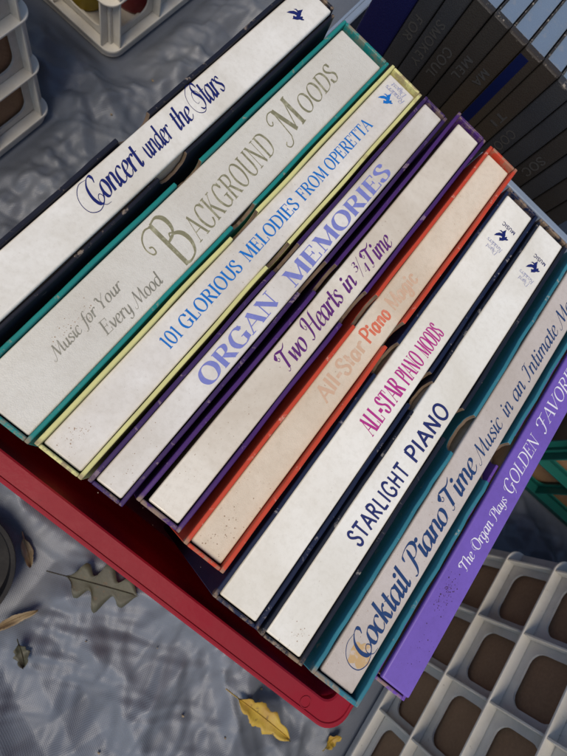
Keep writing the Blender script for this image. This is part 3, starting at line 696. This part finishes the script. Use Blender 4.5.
# 10 The Organ Plays Golden Favorites
r, rb, put, logo, peg = box_set('purple spined record set lettered Golden Favorites in white, rightmost in the red crate', 22.25*cm, 24.20*cm, 1.08*cm, .0, 'case_purple', 'spine_purple',
    21.98*cm, 24.48*cm, .55*cm, 33.3*cm, -.004, -.006, rec_e=-.005, seed=10, notch_y=.165, body='kraft')
dots(rb, -.002, .058, .0028, .006, 130, Z0 - .012, 'smudge', 10)
dots(rb, .002, .03, .004, .02, 25, Z0 - .012, 'smudge', 11)
put('The', ITAL, .0860, .0970, 23.50*cm, 23.50*cm, .0066, 'ink_white', .15)
put('Organ', ITAL, .1000, .1195, 23.52*cm, 23.54*cm, .0070, 'ink_white', .15)
put('Plays', ITAL, .1225, .1375, 23.54*cm, 23.56*cm, .0062, 'ink_white', .15)
put('GOLDEN', dict(ELEG, caps=True, thick=.11), .1415, .1830, 23.60*cm, 23.55*cm, .0085, 'ink_white', .2)
put('FAVORITES', dict(ELEG, caps=True, thick=.11), .1920, .2560, 23.50*cm, 23.48*cm, .0088, 'ink_white', .2)

# ------------------------------------------------------------------ red crate
def basket(name, label, cat, x0, x1, y0, y1, h, mat, rim=.013, rad=.022, taper=.012, wall=.003, rim_drop=.012, group=None):
    root = empty(name, ((x0 + x1) / 2, (y0 + y1) / 2, 0)); ox, oy = (x0 + x1) / 2, (y0 + y1) / 2
    R_ = lambda o_, r_: [(p[0] - ox, p[1] - oy) for p in rrect(x0 + o_, x1 - o_, y0 + o_, y1 - o_, r_, 8)]
    def loft(rings):   # list of (contour, z)
        n = len(rings[0][0]); v = []; f = []
        for c, z in rings: v += [(*p, z) for p in c]
        for i in range(len(rings) - 1):
            for k in range(n): f.append((i*n + k, i*n + (k+1) % n, (i+1)*n + (k+1) % n, (i+1)*n + k))
        return v, f
    b = MB()
    v, f = loft([(R_(rim + taper, rad), 0.001), (R_(rim, rad), h - .002)]); b.add(v, f)
    v, f = loft([(R_(rim + wall, rad), h - .002), (R_(rim + taper + wall, rad), .005)]); b.add(v, f)
    n = 36
    c = R_(rim + taper, rad); b.add([(*p, .001) for p in c], [tuple(range(n - 1, -1, -1))])
    c = R_(rim + taper + wall, rad); b.add([(*p, .005) for p in c], [tuple(range(n))])
    b.build('tub', mat, root, smooth=False)
    rm = MB()
    v, f = loft([(R_(rim + wall + .0004, rad - .006), h - .004), (R_(rim + wall + .0002, rad - .006), h - .0008), (R_(rim + wall - .001, rad - .005), h), (R_(.0034, rad + .001), h), (R_(.0029, rad + .001), h + .0009), (R_(.0014, rad + .002), h + .0010),
                 (R_(.0003, rad + .0025), h + .0004), (R_(0, rad + .0025), h - .0015), (R_(-.0005, rad + .0025), h - rim_drop), (R_(.002, rad), h - rim_drop)]); rm.add(v, f)
    rm.build('rim', mat, root, smooth=False)
    tag(root, label, cat, group)
    return root
red = basket('plastic_crate', 'red plastic crate holding the boxed record sets, wide smooth rim', 'crate', -.098, .279, -.0405, .358, Z0 - .10, 'red_plastic', rim=.0125, taper=.010, rad=.0145)

# ------------------------------------------------------------------ row of dark boxed albums in a blue grey crate behind
def leather(name, col, col2, seed, rough=.5, spec=.3, worn=.75):
    mt, n, l, bs = nodes_of(name); co = coords(n, l, (seed, seed * .3, 0))
    c = mix(n, l, ramp(n, l, nz(n, l, co, 12, 5, .6), .3, .75), col, col2)
    sc = ramp(n, l, nz(n, l, co, 260, 5, .7, .6), .66, .72)
    c = mix(n, l, mul(n, l, sc, .10), c, (.12, .11, .10))
    tg = n.new('ShaderNodeTexCoord'); sx = n.new('ShaderNodeSeparateXYZ'); l.new(tg.outputs['Generated'], sx.inputs[0])
    e = ramp(n, l, sx.outputs[2], .9915, .9975)
    pt = ramp(n, l, nz(n, l, co, 160, 6, .72), .55, .63)
    c = mix(n, l, mul(n, l, mul(n, l, e, pt), worn), c, (.30, .26, .21))
    l.new(c, bs.inputs['Base Color']); bs.inputs['Roughness'].default_value = rough; bs.inputs['Specular IOR Level'].default_value = spec
    vo = n.new('ShaderNodeTexVoronoi'); vo.inputs['Scale'].default_value = 900; l.new(co, vo.inputs['Vector'])
    bump(n, l, bs, vo.outputs['Distance'], .25, .0004); MATS[name] = mt
leather('black_cloth', (.016, .015, .015), (.026, .022, .019), 1)
leather('brown_black_cloth', (.024, .018, .014), (.032, .026, .020), 2)
leather('charcoal_cloth', (.018, .019, .023), (.030, .030, .032), 3)
leather('navy_cloth', (.004, .005, .036), (.006, .007, .046), 4, .45)
leather('sky_sheen_paper', (.12, .165, .235), (.14, .19, .26), 5, .42, .3, .15)  # lighter paper, with the blue sky sheen on the tops put into its colour
ink_mat('ink_blind', (.040, .039, .039), .6, fade=(.026, .026, .026)); ink_mat('sticker_blue', (.003, .006, .038), .4, fade=(.004, .006, .03))
YD = .395
def dark_box(xl, xr, zt, mat, label, text=None, ztext=None, dy=0.0, sticker=False, top='sky_sheen_paper', depth=.305):
    fl = .012; root = empty('boxed_album', ((xl + xr) / 2, YD + dy, fl)); hw = (xr - xl) / 2; H = Z0 + zt - fl
    b = MB(); b.box(-hw + .0016, hw - .0004, .0042, depth, 0.0006, H - .0022); b.build('case', top, root, bevel=.0005)
    s = MB()   # spine cover: rounded front wrapping the case
    prof = [(-hw, .006), (-hw, .0016), (-hw + .0006, .0005), (-hw + .0018, 0), (hw - .0018, 0), (hw - .0006, .0005), (hw, .0016), (hw, .006)]
    n = len(prof); v = []; 
    for z, ins in ((0, 0), (H - .0012, 0), (H - .0003, .0006), (H, .0016)):
        v += [(p[0] * (1 - ins * 10), p[1] + ins if p[1] < .005 else p[1], z) for p in prof]
    f = [(i*n + k, i*n + k + 1, (i+1)*n + k + 1, (i+1)*n + k) for i in range(3) for k in range(n - 1)]
    f.append(tuple(range(3*n, 4*n))); s.add(v, f)
    sp = s.build('spine', mat, root, smooth=False)
    c = MB()   # cloth side covers
    c.box(-hw, -hw + .0013, .0062, depth + .002, 0, H - .0004); c.build('cover', mat, root, bevel=.0004)
    if sticker:
        k = MB(); k.box(-hw + .0004, -hw + .0085, -.0004, -.0001, .02, H - .0052); k.build('sticker', 'sticker_blue', root)
    if text:
        cap = hw * 2 * .46
        lettering_free(root, text, SANS, (-cap / 2, -.00025, H - ztext), (0, 0, -1), (1, 0, 0), .0068 * len(text) * (1 if len(text) > 4 else 1.05), cap, 'ink_blind')
    tag(root, label, 'record set', 'dark boxed albums in the blue grey crate')
    return root
dark_box(-.0455, -.0152, .018, 'navy_cloth', 'wide navy blue boxed album, thickest of the dark row behind')
dark_box(-.0148, .0004, .022, 'charcoal_cloth', 'charcoal boxed album standing right beside the wide navy blue one', 'FOR', .041)
dark_box(.0012, .0165, .020, 'charcoal_cloth', 'dark boxed album with SMOKEY blind stamped down its spine', 'SMOKEY', .030)
dark_box(.0172, .0332, .0195, 'black_cloth', 'black boxed album just right of the one stamped SMOKEY', 'COUL', .040)
dark_box(.0340, .0488, .0205, 'black_cloth', 'black boxed album, second to the right of the one stamped SMOKEY', 'MEL', .034)
dark_box(.0493, .0647, .0205, 'brown_black_cloth', 'brownish black boxed album just left of the blue striped one', 'MA', .032)
dark_box(.0652, .0808, .0202, 'brown_black_cloth', 'dark boxed album with a bright blue stripe down its spine', sticker=True)
dark_box(.0813, .0968, .0215, 'brown_black_cloth', 'brownish black boxed album just right of the blue striped one', 'TI', .047)
dark_box(.0974, .1130, .021, 'charcoal_cloth', 'charcoal boxed album stamped COO, above the red slipcase corner', 'COO', .052)
dark_box(.1137, .1290, .020, 'charcoal_cloth', 'charcoal boxed album without visible lettering, between those stamped COO and SOC')
dark_box(.1297, .1452, .0205, 'black_cloth', 'black boxed album stamped SOC near the right edge of the photo', 'SOC', .050)
dark_box(.1460, .1612, .0195, 'charcoal_cloth', 'charcoal boxed album just right of the one stamped SOC')
dark_box(.1618, .1775, .0205, 'black_cloth', 'black boxed album, second to the right of the one stamped SOC')
dark_box(.1782, .1938, .020, 'black_cloth', 'black boxed album at the right end of the dark row')
dark_crate = basket('plastic_crate', 'blue grey plastic crate holding the dark boxed albums', 'crate', -.085, .262, .3735, .745, Z0 - .15, 'blue_grey_plastic', rim=.0066, taper=.006, rad=.018)
b = MB(); b.box(.098 - .0885, .244 - .0885, .3736 - .55925, .3802 - .55925, Z0 - .1502, Z0 - .05)
b.build('raised_edge', 'blue_grey_plastic', dark_crate, bevel=.0012, seg=3)

# ------------------------------------------------------------------ lattice crates
def lattice_crate(label, x0, x1, y0, y1, nrow, mat, pz_=.070, base=.016, fin=.0122, hole=.0272, hr=.013, cols=None, detail_walls='xXyY', th=.0022):
    """flange outer extents; wall plates set in by fin."""
    root = empty('lattice_crate', ((x0 + x1) / 2, (y0 + y1) / 2, 0)); ox, oy = (x0 + x1) / 2, (y0 + y1) / 2
    hx, hy = (x1 - x0) / 2, (y1 - y0) / 2
    H = base + nrow * pz_
    ncx = round((2 * hx - .03) / .0725); ncy = round((2 * hy - .03) / .0725)
    rr_o = rrect(-hx, hx, -hy, hy, .016); 
    def inner(i_): 
        return rrect(-hx + i_, hx - i_, -hy + i_, hy - i_, .003)
    # base tray: two stepped plinth rings and a floor
    b = MB(); b.ring(rrect(-hx + .003, hx - .003, -hy + .003, hy - .003, .018), inner(fin + .012), 0.0005, base - .0035)
    b.prism(rrect(-hx + fin + .012, hx - fin - .012, -hy + fin + .012, hy - fin - .012, .003), .004, .0075)
    b.build('base', mat, root, bevel=.0008)
    for k in range(nrow + 1):
        z = base + k * pz_; th_ = .0034 if k in (0, nrow) else .0024
        r = MB(); r.ring(rr_o, inner(fin - .0002), z - th_, z); r.build('flange', mat, root, bevel=.0005)
    def wall(axis_):
        half = hx if axis_ in 'yY' else hy; nc = ncx if axis_ in 'yY' else ncy
        off = hy if axis_ in 'yY' else hx
        sgn = -1 if axis_ in 'xy' else 1
        u_edge = half - fin - (.0005 if axis_ in 'yY' else 0); pitch = (2 * half - .034) / nc; u0 = -half + .017
        def P(u, d, z):   # d = depth outward from wall plate outer face
            w = sgn * (off - fin + d)
            return (w, u, z) if axis_ in 'xX' else (u, w, z)
        mb = MB()
        def quadbox(ua, ub, za, zb):
            v = [P(u, d, z) for d in (0, -th) for (u, z) in ((ua, za), (ub, za), (ub, zb), (ua, zb))]
            mb.add(v, [(0,1,2,3),(7,6,5,4),(0,4,5,1),(1,5,6,2),(2,6,7,3),(3,7,4,0)])
        quadbox(-u_edge, u0, base - .003, H); quadbox(u0 + nc * pitch, u_edge, base - .003, H)
        for i in range(nc):
            for j in range(nrow):
                ua, ub = u0 + i * pitch, u0 + (i + 1) * pitch; za, zb = base + j * pz_, base + (j + 1) * pz_
                cu, cz = (ua + ub) / 2, (za + zb) / 2
                hu, hz = pitch / 2 - (pitch / 2 - hole) * 1.0, hole * pz_ / .0725
                hol = rrect(cu - hu, cu + hu, cz - hz, cz + hz, hr, 5)
                out = []
                for p in hol:
                    du, dz = p[0] - cu, p[1] - cz
                    s = min((ub - ua) / 2 / max(abs(du), 1e-9), (zb - za) / 2 / max(abs(dz), 1e-9))
                    out.append((cu + du * s, cz + dz * s))
                # snap the nearest to each corner
                for (a, c) in ((ua, za), (ub, za), (ub, zb), (ua, zb)):
                    q = min(range(len(out)), key=lambda t_: (out[t_][0] - a) ** 2 + (out[t_][1] - c) ** 2); out[q] = (a, c)
                n = len(hol)
                v = [P(p[0], 0, p[1]) for p in out] + [P(p[0], 0, p[1]) for p in hol] + [P(p[0], -th, p[1]) for p in out] + [P(p[0], -th, p[1]) for p in hol]
                f = []
                for k in range(n):
                    q = (k + 1) % n
                    f += [(k, q, n + q, n + k), (2*n + q, 2*n + k, 3*n + k, 3*n + q), (n + k, n + q, 3*n + q, 3*n + k)]
                mb.add(v, f)
        w = mb.build('wall', mat, root)
        bm = bmesh.new(); bm.from_mesh(w.data); bmesh.ops.remove_doubles(bm, verts=bm.verts, dist=1e-6); bmesh.ops.recalc_face_normals(bm, faces=bm.faces); bm.to_mesh(w.data); bm.free()
        rib = MB(); t_ = .0011
        v = [P(u, d, z) for z in (base + .0001, base + pz_ - .0026) for (u, d) in ((-t_, 0.0001), (t_, 0.0001), (t_, fin - .0012), (-t_, fin - .0012))]
        rib.add(v, [(0,1,2,3),(7,6,5,4),(0,4,5,1),(1,5,6,2),(2,6,7,3),(3,7,4,0)])
        first = rib.build('rib', mat, w, bevel=.0004)
        for i in range(nc + 1):
            for j in range(nrow):
                o = first if (i == 0 and j == 0) else first.copy()
                if o is not first: C.objects.link(o); o.parent = w
                u = u0 + i * pitch
                o.location = ((0, u, j * pz_) if axis_ in 'xX' else (u, 0, j * pz_))
    for a in detail_walls: wall(a)
    for sx_ in (-1, 1):
        for sy_ in (-1, 1):
            c = MB(); xa, ya = sx_ * (hx - fin - .0035), sy_ * (hy - fin - .0035); xb, yb = sx_ * (hx - fin + .0009), sy_ * (hy - fin + .0009)
            c.box(min(xa, xb), max(xa, xb), min(ya, yb), max(ya, yb), base + .0002, H - .0036); c.build('corner_post', mat, root, bevel=.0006)
    tag(root, label, 'crate', 'lattice crates on the tarp')
    return root
def shift(o, rz):
    o.rotation_euler.z = rz
lattice_crate('white lattice crate at lower right, brown carton behind its rounded holes', .4435, .8235, -.178, .214, 4, 'white_plastic', detail_walls='xXyY')
lattice_crate('white lattice crate at the left edge, beside the black slipcased set', -.675, -.2835, -.118, .2745, 4, 'white_plastic', pz_=.067)
lattice_crate('white lattice crate at top left with yellow and red containers inside', -.680, -.288, .3755, .768, 4, 'white_plastic', pz_=.067)
lattice_crate('dark green lattice crate at the right edge, partly behind the purple set', .402, .78, .318, .71, 4, 'green_plastic', pz_=.068, hole=.030, hr=.008)

def carton(label, x0, x1, y0, y1, h, z=.0078, mat='kraft'):
    root = empty('cardboard_carton', ((x0 + x1) / 2, (y0 + y1) / 2, z)); hx, hy = (x1 - x0) / 2, (y1 - y0) / 2
    b = MB(); w = .004
    b.ring([(-hx,-hy),(hx,-hy),(hx,hy),(-hx,hy)], [(-hx+w,-hy+w),(hx-w,-hy+w),(hx-w,hy-w),(-hx+w,hy-w)], 0, h)
    b.box(-hx + w, hx - w, -hy + w, hy - w, .0005, .004); b.build('body', mat, root)
    for s in (-1, 1):
        f = MB(); f.box(-hx + .001, hx - .001, min(s * hy, s * .002) if s > 0 else -hy, -.002 if s < 0 else hy, h + .0005, h + .004)
        o = f.build('flap', mat, root)
    tag(root, label, 'carton', 'cartons inside the crates')
carton('brown cardboard carton inside the white crate at lower right', .4605, .80, -.158, .196, .262)
carton('brown cardboard carton inside the white crate at the left edge', -.654, -.3000, -.098, .2545, .245)
carton('brown carton inside the dark green crate', .420, .76, .337, .69, .215)
def bottle(label, x, y, r, h, mat, cap):
    root = empty('plastic_container', (x, y, .0076))
    b = MB(); b.lathe([(0.0, 0), (r * .9, 0), (r, .006), (r, h * .68), (r * .92, h * .76), (r * .5, h * .88), (r * .34, h * .91), (r * .34, h)], 40); b.build('body', mat, root, smooth=True)
    c = MB(); c.lathe([(r * .4, h - .004), (r * .4, h + .018), (r * .36, h + .02), (0, h + .02)], 28); c.build('cap', cap, root, smooth=True)
    tag(root, label, 'container', 'containers in the white crate at top left')
bottle('yellow rounded container behind the holes of the top left white crate', -.372, .4215, .030, .20, 'yellow_plastic', 'white_plastic')
bottle('dark red rounded container behind the holes of the top left white crate', -.3325, .467, .028, .19, 'dark_red_plastic', 'white_plastic')

# ------------------------------------------------------------------ leaves and litter on the tarp
def leaf_mat(name, c1, c2, seed):
    mt, n, l, bs = nodes_of(name); co = coords(n, l, (seed, 0, 0))
    c = mix(n, l, ramp(n, l, nz(n, l, co, 40, 5, .6), .35, .7), c1, c2)
    sp = ramp(n, l, nz(n, l, co, 220, 3, .6), .62, .7)
    c = mix(n, l, mul(n, l, sp, .7), c, (.09, .05, .02))
    l.new(c, bs.inputs['Base Color']); bs.inputs['Roughness'].default_value = .6
    bump(n, l, bs, nz(n, l, co, 180, 4, .6), .3, .001); MATS[name] = mt
leaf_mat('leaf_yellow', (.42, .30, .035), (.30, .17, .03), 1)
leaf_mat('leaf_olive', (.060, .060, .034), (.042, .040, .027), 2)
leaf_mat('leaf_tan', (.26, .20, .12), (.18, .13, .07), 3)
def leaf(label, x, y, rz, length, halfw, mat, lobes=0.0, nl=5, curl=.004, seed=0, thick=.0005):
    zmax = max(tarp_h(x + a * math.cos(rz) , y + a * math.sin(rz)) * foot_mask(x + a * math.cos(rz), y + a * math.sin(rz)) for a in [length * (k / 8 - .5) for k in range(9)])
    root = empty('fallen_leaf', (x, y, zmax - .0005), rz); rn = random.Random(seed)
    n = 36; rows = []
    for k in range(n + 1):
        s = k / n; w = halfw * math.sin(PI * min(1, s * 1.02)) ** .7 * (1 - lobes * (.5 + .5 * math.cos(2 * PI * nl * s))) * (1 + rn.uniform(-.08, .08)) + .0004
        px_ = (s - .5) * length
        zc = curl * (2 * s - 1) ** 2
        rows.append([(px_ + lobes * abs(q) * length * .10, q * w, zc + curl * .8 * abs(q) ** 1.5 * (1 + .5 * math.sin(9 * s + q)) + .001) for q in (-1, -.6, -.2, 0, .2, .6, 1)])
    mb = MB(); c = 7
    for top in (1, 0): mb.v += [(p[0], p[1], p[2] + thick * top) for r_ in rows for p in r_]
    N = (n + 1) * c
    for i in range(n):
        for j in range(c - 1):
            a = i*c + j; mb.f += [(a, a + c, a + c + 1, a + 1), (N + a, N + a + 1, N + a + c + 1, N + a + c)]
        mb.f += [(i*c, N + i*c, N + (i+1)*c, (i+1)*c), (i*c + c - 1, (i+1)*c + c - 1, N + (i+1)*c + c - 1, N + i*c + c - 1)]
    mb.build('blade', mat, root, smooth=True)
    v = MB(); r_ = .0006
    for k in range(9):
        s = k / 8; px_ = (s * 1.22 - .72) * length; zc = curl * (2 * max(0, min(1, px_ / length + .5)) - 1) ** 2 + .0016
        v.v += [(px_, -r_, zc), (px_, 0, zc + r_ * 1.6), (px_, r_, zc)]
    for k in range(8):
        for j in range(2): v.f.append((k*3 + j, (k+1)*3 + j, (k+1)*3 + j + 1, k*3 + j + 1))
    v.build('stem', mat, root)
    tag(root, label, 'leaf', 'fallen leaves on the tarp')
leaf('bright yellow fallen leaf lying on the tarp below the red crate', .325, -.0945, -0.02, .072, .0125, 'leaf_yellow', .3, 4, seed=1)
leaf('olive green lobed oak leaf on the tarp against the red crate', .103, -.088, .35, .072, .026, 'leaf_olive', .72, 3, seed=2, curl=.0014, thick=.0003)
leaf('narrow tan leaf curling beside the black dish', .062, -.160, 1.05, .045, .004, 'leaf_tan', 0.05, 3, seed=3, curl=.006)
leaf('small olive leaf lying below the black dish at the left edge', .088, -.176, -.6, .022, .007, 'leaf_olive', .3, 3, seed=4)
leaf('short brown leaf by the right rim of the black dish', .028, -.108, -.6, .030, .005, 'leaf_tan', .1, 3, seed=6)
leaf('small yellow green leaf at the foot of the lower right white crate', .4215, -.076, 1.2, .020, .006, 'leaf_yellow', .3, 3, seed=5)

# ------------------------------------------------------------------ black pot at the left edge
pr = empty('round_dish', (-.016, -.155, 0))
b = MB(); R0, HP = .058, .032
b.lathe([(0, .001), (R0 * .86, .001), (R0 * .95, HP - .008), (R0 * .95, HP - .003), (R0, HP - .003), (R0, HP), (R0 * .93, HP), (R0 * .9, HP - .004), (R0 * .82, .004), (0, .004)], 56)
b.build('bowl', 'black_plastic', pr, smooth=False)
tag(pr, 'shallow black round plastic dish at the left edge of the tarp', 'dish')

# moulded round boss on the red crate's rim, and crumbs of dry leaf lying about
b = MB(); b.ring([(.0042 * math.cos(2*PI*k/24), .0042 * math.sin(2*PI*k/24)) for k in range(24)], [(.0034 * math.cos(2*PI*k/24), .0034 * math.sin(2*PI*k/24)) for k in range(24)], 0.0001, .0006)
bo = b.build('boss', 'red_plastic', red); bo.location = (.246 - .0905, -.0335 - .15875, Z0 - .10)
rn = random.Random(33); lt = MB()
for k in range(150):
    x, y = rn.uniform(-.28, .45), rn.uniform(-.26, .40)
    if foot_mask(x, y) < 1: continue
    z = tarp_h(x, y) + .0006; r_ = rn.uniform(.0006, .0026); a0 = rn.uniform(0, 6)
    n_ = rn.choice((4, 5, 6)); pts = [(x + r_ * rn.uniform(.5, 1.2) * math.cos(a0 + 2*PI*i/n_), y + .6 * r_ * rn.uniform(.5, 1.2) * math.sin(a0 + 2*PI*i/n_)) for i in range(n_)]
    o_ = len(lt.v); lt.v += [(p[0], p[1], z + rn.uniform(0, .001)) for p in pts] + [(p[0], p[1], z - .0012) for p in pts]
    lt.f.append(tuple(o_ + i for i in range(n_))); lt.f += [(o_ + i, o_ + n_ + i, o_ + n_ + (i+1) % n_, o_ + (i+1) % n_) for i in range(n_)]
tag(lt.build('leaf_crumbs', 'leaf_tan'), 'scattered crumbs of dry leaf on the grey tarp', 'litter', kind='stuff')
